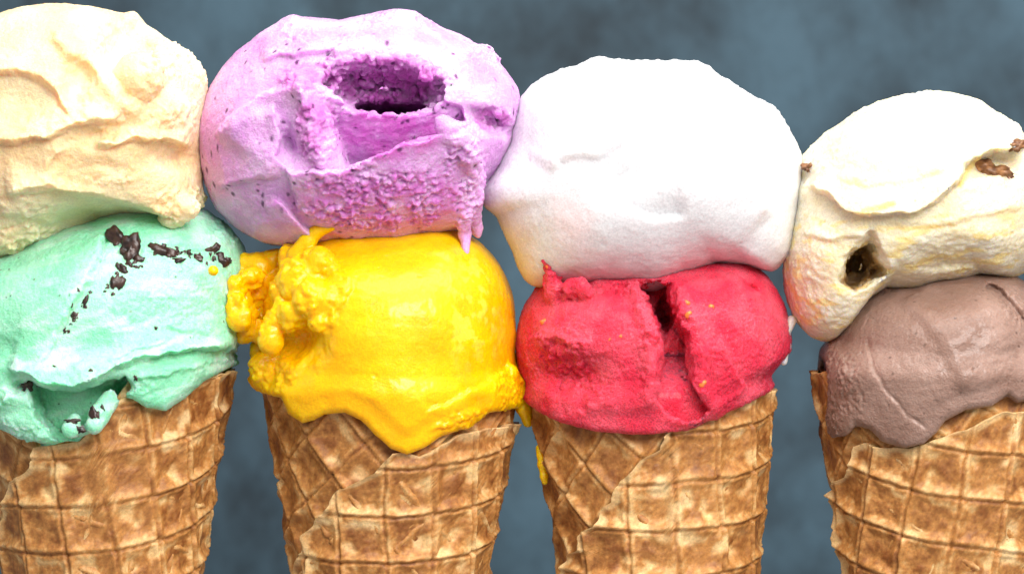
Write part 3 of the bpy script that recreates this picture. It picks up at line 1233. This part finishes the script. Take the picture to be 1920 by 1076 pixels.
# ================================================================== 3: lemon over raspberry
t3 = thing('waffle cone with smooth white scoop on top of cracked raspberry red scoop', 1225)
build_cone(c3, t3, [(1242, 822), (1236, 842), (1198, 862), (1186, 880), (1164, 900), (1146, 940), (1132, 950), (1120, 988), (1096, 998), (1090, 1034), (1068, 1044), (1062, 1074)],
           [(1242, 818), (1260, 800), (1350, 770), (1440, 735)], 13, .70, -.03, (6, 40))
f = Scoop((1225, 655), 0, 272,
          [(1000, 545), (1030, 525), (1080, 515), (1150, 508), (1230, 498), (1300, 488), (1350, 484), (1400, 488), (1440, 520), (1468, 565), (1484, 640), (1480, 690),
           (1462, 740), (1410, 860), (1320, 980), (1225, 1020), (1130, 980), (1040, 860), (988, 750), (971, 690), (967, 640), (978, 585)],
          c3, [(950, 725), (980, 755), (1010, 775), (1050, 792), (1120, 808), (1200, 813), (1270, 806), (1310, 792), (1380, 766), (1450, 736), (1500, 710)], 28, seed=101, warp=1.6)
f.relief = [
    plate([(1200, 535), (1258, 535), (1264, 590), (1287, 640), (1294, 700), (1314, 765), (1292, 786), (1242, 772), (1226, 745), (1238, 700), (1238, 620), (1215, 570)], -110, 7),
    ridge([(1190, 555), (1216, 618), (1218, 700), (1205, 750)], 14, 16), ridge([(1282, 555), (1310, 640), (1318, 710), (1332, 765)], 14, 15),
    ledge([(1402, 748), (1374, 684), (1345, 622)], 17, 45, 4), ledge([(1440, 560), (1380, 520), (1345, 500)], 6, 30, 5),
    dent(1070, 705, 60, 34, -36, 0), ledge([(995, 650), (1050, 636), (1110, 655)], 15, 26, 5), dent(1085, 655, 26, 12, 8),
    ledge([(1010, 555), (1060, 562), (1100, 545)], 12, 24, 5), ledge([(1110, 540), (1160, 535), (1210, 560)], 8, 26, 5),
    ledge([(1230, 790), (1290, 800), (1330, 780)], 8, 20, 6), dent(1420, 535, 10, 5, -10, -30),
]
f.cut(1246, 588, -170, 26, 170, 44, 6, 8, .25)
f.add([f.pt(1045, 545, 24, -20), f.pt(1034, 520, 16, -90), f.pt(1028, 495, 10, -110), f.pt(1022, 460, 4, -120)], 8, 1)
f.add([f.pt(1075, 540, 16, -40), f.pt(1100, 545, 14, -30)], 8, 1)
f.add([f.pt(1078, 772, 9, -3), f.pt(1110, 762, 8, -6), f.pt(1142, 748, 9, -6)], 5, 1)
f.crumbs = [(mask_ell([(1050, 645, 65, 32), (1075, 700, 55, 34), (1040, 525, 55, 28), (1215, 600, 26, 80), (1275, 590, 22, 70), (1160, 540, 60, 14)]), 5.5, 14), (mask_ell([(1100, 680, 150, 100), (1370, 650, 110, 120)]), 2.2, 9)]


def col_rasp(P, N):
    n = fbm(P, 60, 3, 45)
    c_ = mixc([.80, .032, .08], [.90, .09, .145], .5 + 1.1 * n)
    w = worley(P, 11, 48)
    sp = ss(.25, .1, w) * .35
    return c_ * (1 - sp[:, None]) + np.array([.30, .01, .03]) * sp[:, None]


fo = f.build('scoop', 'raspberry', t3, col_rasp, label='raspberry red scoop split by a deep vertical cleft')
k = 0
for (x, y, r) in [(1290, 565, 8), (1288, 588, 8), (1330, 572, 6), (1322, 722, 8), (1015, 600, 8), (1025, 503, 6), (1163, 632, 5), (1140, 632, 4)]:
    chunk('seed', f, x, y, r, r * .7, (k * 47) % 90, 'seed', fo, 90 + k, .6, sub=2, rough=.25)
    k += 1
e = Scoop((1215, 330), -35, 248,
          [(1115, 110), (1150, 115), (1180, 118), (1240, 120), (1312, 120), (1350, 148), (1400, 180), (1448, 204), (1458, 214), (1480, 250), (1500, 290), (1500, 340),
           (1492, 400), (1476, 480), (1445, 512), (1400, 498), (1340, 496), (1280, 520), (1220, 547), (1180, 545), (1120, 540), (1050, 538), (1000, 538), (983, 526), (960, 470),
           (932, 405), (908, 392), (902, 362), (930, 320), (955, 270), (965, 220), (975, 185), (1000, 160), (1050, 135), (1080, 128)], warp=.45, seed=121)
e.relief = [ledge([(1030, 330), (1050, 300), (1090, 292), (1120, 298), (1150, 276), (1185, 268)], 13, 50, 9), ledge([(1455, 402), (1425, 372), (1385, 338), (1330, 350), (1285, 338), (1262, 300)], 17, 60, 8),
            dent(1330, 270, 60, 60, -8), dent(1160, 330, 50, 30, -9, -20), ledge([(1120, 345), (1160, 385), (1220, 410), (1290, 405)], -13, 50, 9), dent(1100, 420, 80, 60, 6),
            ledge([(1180, 240), (1220, 215), (1290, 205)], 12, 40, 10), ledge([(1060, 220), (1110, 195), (1170, 190)], 9, 40, 9), ledge([(1330, 190), (1390, 215), (1440, 260)], 9, 40, 9), dent(1240, 330, 24, 18, -7), dent(1000, 290, 40, 60, -5)]


e.crumbs = [(mask_ell([(1230, 120, 150, 40), (1440, 210, 60, 60), (1380, 160, 60, 40), (1060, 150, 70, 40)]), 2.6, 15), (mask_ell([(1280, 320, 160, 60), (1090, 300, 70, 40)]), .7, 15)]


def col_lemon(P, N):
    c_ = np.tile(np.array([.74, .74, .76]), (len(P), 1))
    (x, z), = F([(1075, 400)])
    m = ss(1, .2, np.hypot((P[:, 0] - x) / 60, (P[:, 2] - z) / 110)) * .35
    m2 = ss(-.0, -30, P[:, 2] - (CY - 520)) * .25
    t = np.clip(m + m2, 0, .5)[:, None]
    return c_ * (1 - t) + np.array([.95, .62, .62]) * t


e.build('scoop', 'lemon', t3, col_lemon, label='smooth translucent white scoop', micro=(1.4, .7, .7, .1))

# ================================================================== 4: vanilla over chocolate
t4 = thing('waffle cone with creamy vanilla nut scoop on top of brown chocolate scoop, at right edge', 1776)
c4 = Cone(1772, 241, 1773, 196, 697)
build_cone(c4, t4, [(1606, 838), (1603, 872), (1592, 898), (1575, 916), (1569, 936), (1574, 980), (1584, 1025), (1590, 1060)],
           [(1604, 838), (1621, 829), (1663, 840), (1700, 838), (1760, 820), (1880, 770)], 17, .55, .16, (40, 66))
h = Scoop((1765, 670), 0, 274,
          [(1640, 540), (1700, 530), (1780, 513), (1850, 507), (1900, 515), (1940, 545), (1975, 600), (1992, 670), (1985, 740), (1950, 860), (1870, 980), (1776, 1020),
           (1680, 980), (1600, 870), (1556, 780), (1546, 720), (1550, 660), (1565, 610), (1600, 565)],
          c4, [(1480, 600), (1556, 640), (1561, 814), (1570, 823), (1592, 812), (1603, 796), (1630, 803), (1650, 825), (1690, 837), (1725, 829), (1748, 808), (1762, 786), (1800, 766),
               (1850, 759), (1880, 741), (1900, 753), (1930, 748), (2020, 740)], 28, seed=141, side=(.05, .6))
h.relief = [ridge([(1625, 630), (1632, 680), (1650, 722), (1690, 775), (1735, 812)], -3, 4, 25), ledge([(1735, 812), (1690, 775), (1650, 722), (1632, 680), (1625, 630)], 2, 60, 3),
            ledge([(1690, 560), (1740, 620), (1780, 690), (1800, 740)], 8, 70, 14), dent(1850, 600, 60, 45, 9, -20), dent(1880, 700, 50, 40, -8),
            ridge([(1850, 535), (1880, 550), (1900, 572), (1925, 605)], -14, 7, 10), ledge([(1600, 570), (1640, 545), (1690, 545)], 7, 20, 5),
            dent(1580, 790, 25, 20, 6), dent(1820, 640, 80, 20, -5, 40)]
h.crumbs = [(mask_ell([(1575, 740, 45, 90), (1900, 575, 30, 40), (1640, 540, 50, 14)]), 3, 10)]


def col_choc(P, N):
    n = fbm(P, 70, 3, 55)
    c_ = mixc([.25, .148, .113], [.33, .21, .168], .5 + n)
    w = worley(P, 20, 58)
    sp = ss(.17, .08, w) * (perlin(P, 50, 53) > .05)
    return c_ * (1 - .7 * sp[:, None]) + np.array([.06, .03, .02]) * .7 * sp[:, None]


h.build('scoop', 'chocolate', t4, col_choc, label='milk chocolate brown scoop melting over the rim', micro=(1.0, .6, .6, .4))
g = Scoop((1715, 370), -32, 238,
          [(1503, 297), (1530, 265), (1565, 238), (1620, 205), (1700, 182), (1760, 177), (1820, 195), (1850, 220), (1875, 238), (1897, 252), (1930, 262), (1975, 300), (2000, 370),
           (1985, 440), (1950, 490), (1920, 508), (1890, 524), (1830, 518), (1750, 537), (1700, 547), (1650, 543), (1610, 568), (1575, 628), (1550, 643), (1515, 630), (1490, 602),
           (1472, 555), (1467, 500), (1474, 440), (1483, 390), (1488, 340)], seed=161)
g.relief = [ledge([(1510, 345), (1545, 366), (1570, 392), (1620, 405), (1690, 402), (1735, 385), (1785, 346), (1802, 312), (1845, 290), (1900, 276), (1940, 270)], 38, 95, 4),
            dent(1850, 312, 48, 18, -30, 8, 3), plate([(1625, 443), (1642, 475), (1660, 505), (1640, 520), (1605, 545), (1578, 530), (1588, 492)], -50, 12),
            ledge([(1500, 430), (1560, 450), (1600, 440), (1625, 445)], 10, 30, 6), dent(1510, 330, 20, 14, -14), ledge([(1650, 420), (1740, 425), (1850, 400), (1920, 390)], 7, 30, 7),
            dent(1560, 560, 40, 60, 8, -30), ledge([(1640, 480), (1680, 500), (1760, 510), (1850, 495)], -6, 30, 8), dent(1620, 270, 60, 40, 9), ledge([(1560, 330), (1620, 350), (1700, 345), (1770, 315)], 7, 40, 8), ledge([(1600, 250), (1680, 235), (1780, 245)], 6, 40, 10), dent(1680, 340, 80, 30, -8), dent(1720, 450, 60, 20, 9, 8), dent(1830, 440, 50, 22, 9, -10), dent(1540, 480, 30, 40, 10), dent(1780, 490, 40, 14, -8), dent(1690, 490, 30, 16, 7),
            ledge([(1790, 275), (1840, 262), (1890, 258)], 6, 25, 6)]
g.cut(1616, 497, -150, 27, 150, 46, 8, -16, .3)
g.cut(1640, 508, -170, 20, 110, 18, 8, 0, .3)
g.crumbs = [(mask_ell([(1760, 465, 180, 60), (1540, 520, 70, 110)]), 1.7, 16), (mask_ell([(1530, 270, 50, 50), (1870, 235, 60, 30), (1700, 190, 160, 30)]), 2.6, 13)]


def col_van(P, N):
    n = fbm(P * np.array([.6, 1, 1.2], F32), 60, 3, 65)
    c_ = mixc([.84, .73, .49], [.84, .78, .61], .5 + n)
    lowm = ss(CY - 380, CY - 430, P[:, 2])
    m = ss(.12, .45, fbm(P * np.array([.5, 1, 1.6], F32), 34, 3, 69)) * lowm * .6
    x, z = P[:, 0], P[:, 2]
    pl = F([(1610, 398), (1640, 392), (1665, 383)])
    dd, _, _, _ = pdist(x, z, pl)
    m = np.maximum(m, .9 * ss(9, 2, dd))
    dd, _, _, _ = pdist(x, z, F([(1790, 350), (1802, 325), (1830, 300)]))
    m = np.maximum(m, .8 * ss(9, 2, dd))
    c_ = c_ * (1 - m[:, None]) + np.array([.95, .70, .20]) * m[:, None]
    hole_shade = ss(-2, 8, psd(x, z, F([(1625, 440), (1645, 475), (1662, 505), (1640, 525), (1605, 550), (1574, 532), (1586, 490)]))) * ss(-215, -190, P[:, 1])
    return c_ * (1 - .85 * hole_shade[:, None]) + np.array([.42, .22, .07]) * .85 * hole_shade[:, None]      # brown shade inside the hole, painted into the pigment


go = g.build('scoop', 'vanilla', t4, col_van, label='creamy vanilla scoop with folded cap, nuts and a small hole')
k = 0
for (x, y, rx, rz, an) in [(1838, 316, 26, 14, 10), (1870, 322, 24, 12, -8), (1513, 320, 13, 8, -10), (1912, 274, 14, 10, 20)]:
    chunk('nut', g, x, y, rx, rz, an, 'nut', go, 130 + k, .9, ry=12)
    k += 1
tube_obj('smear', [(522, -46, -62, 9), (508, -50, -85, 10), (510, -50, -110, 9), (506, -50, -140, 6)], 'vanilla', go, (.9, .8, .66))
print('script %.1f s' % (time.time() - T0), 'tris', sum(len(m.polygons) for m in bpy.data.meshes) * 2)
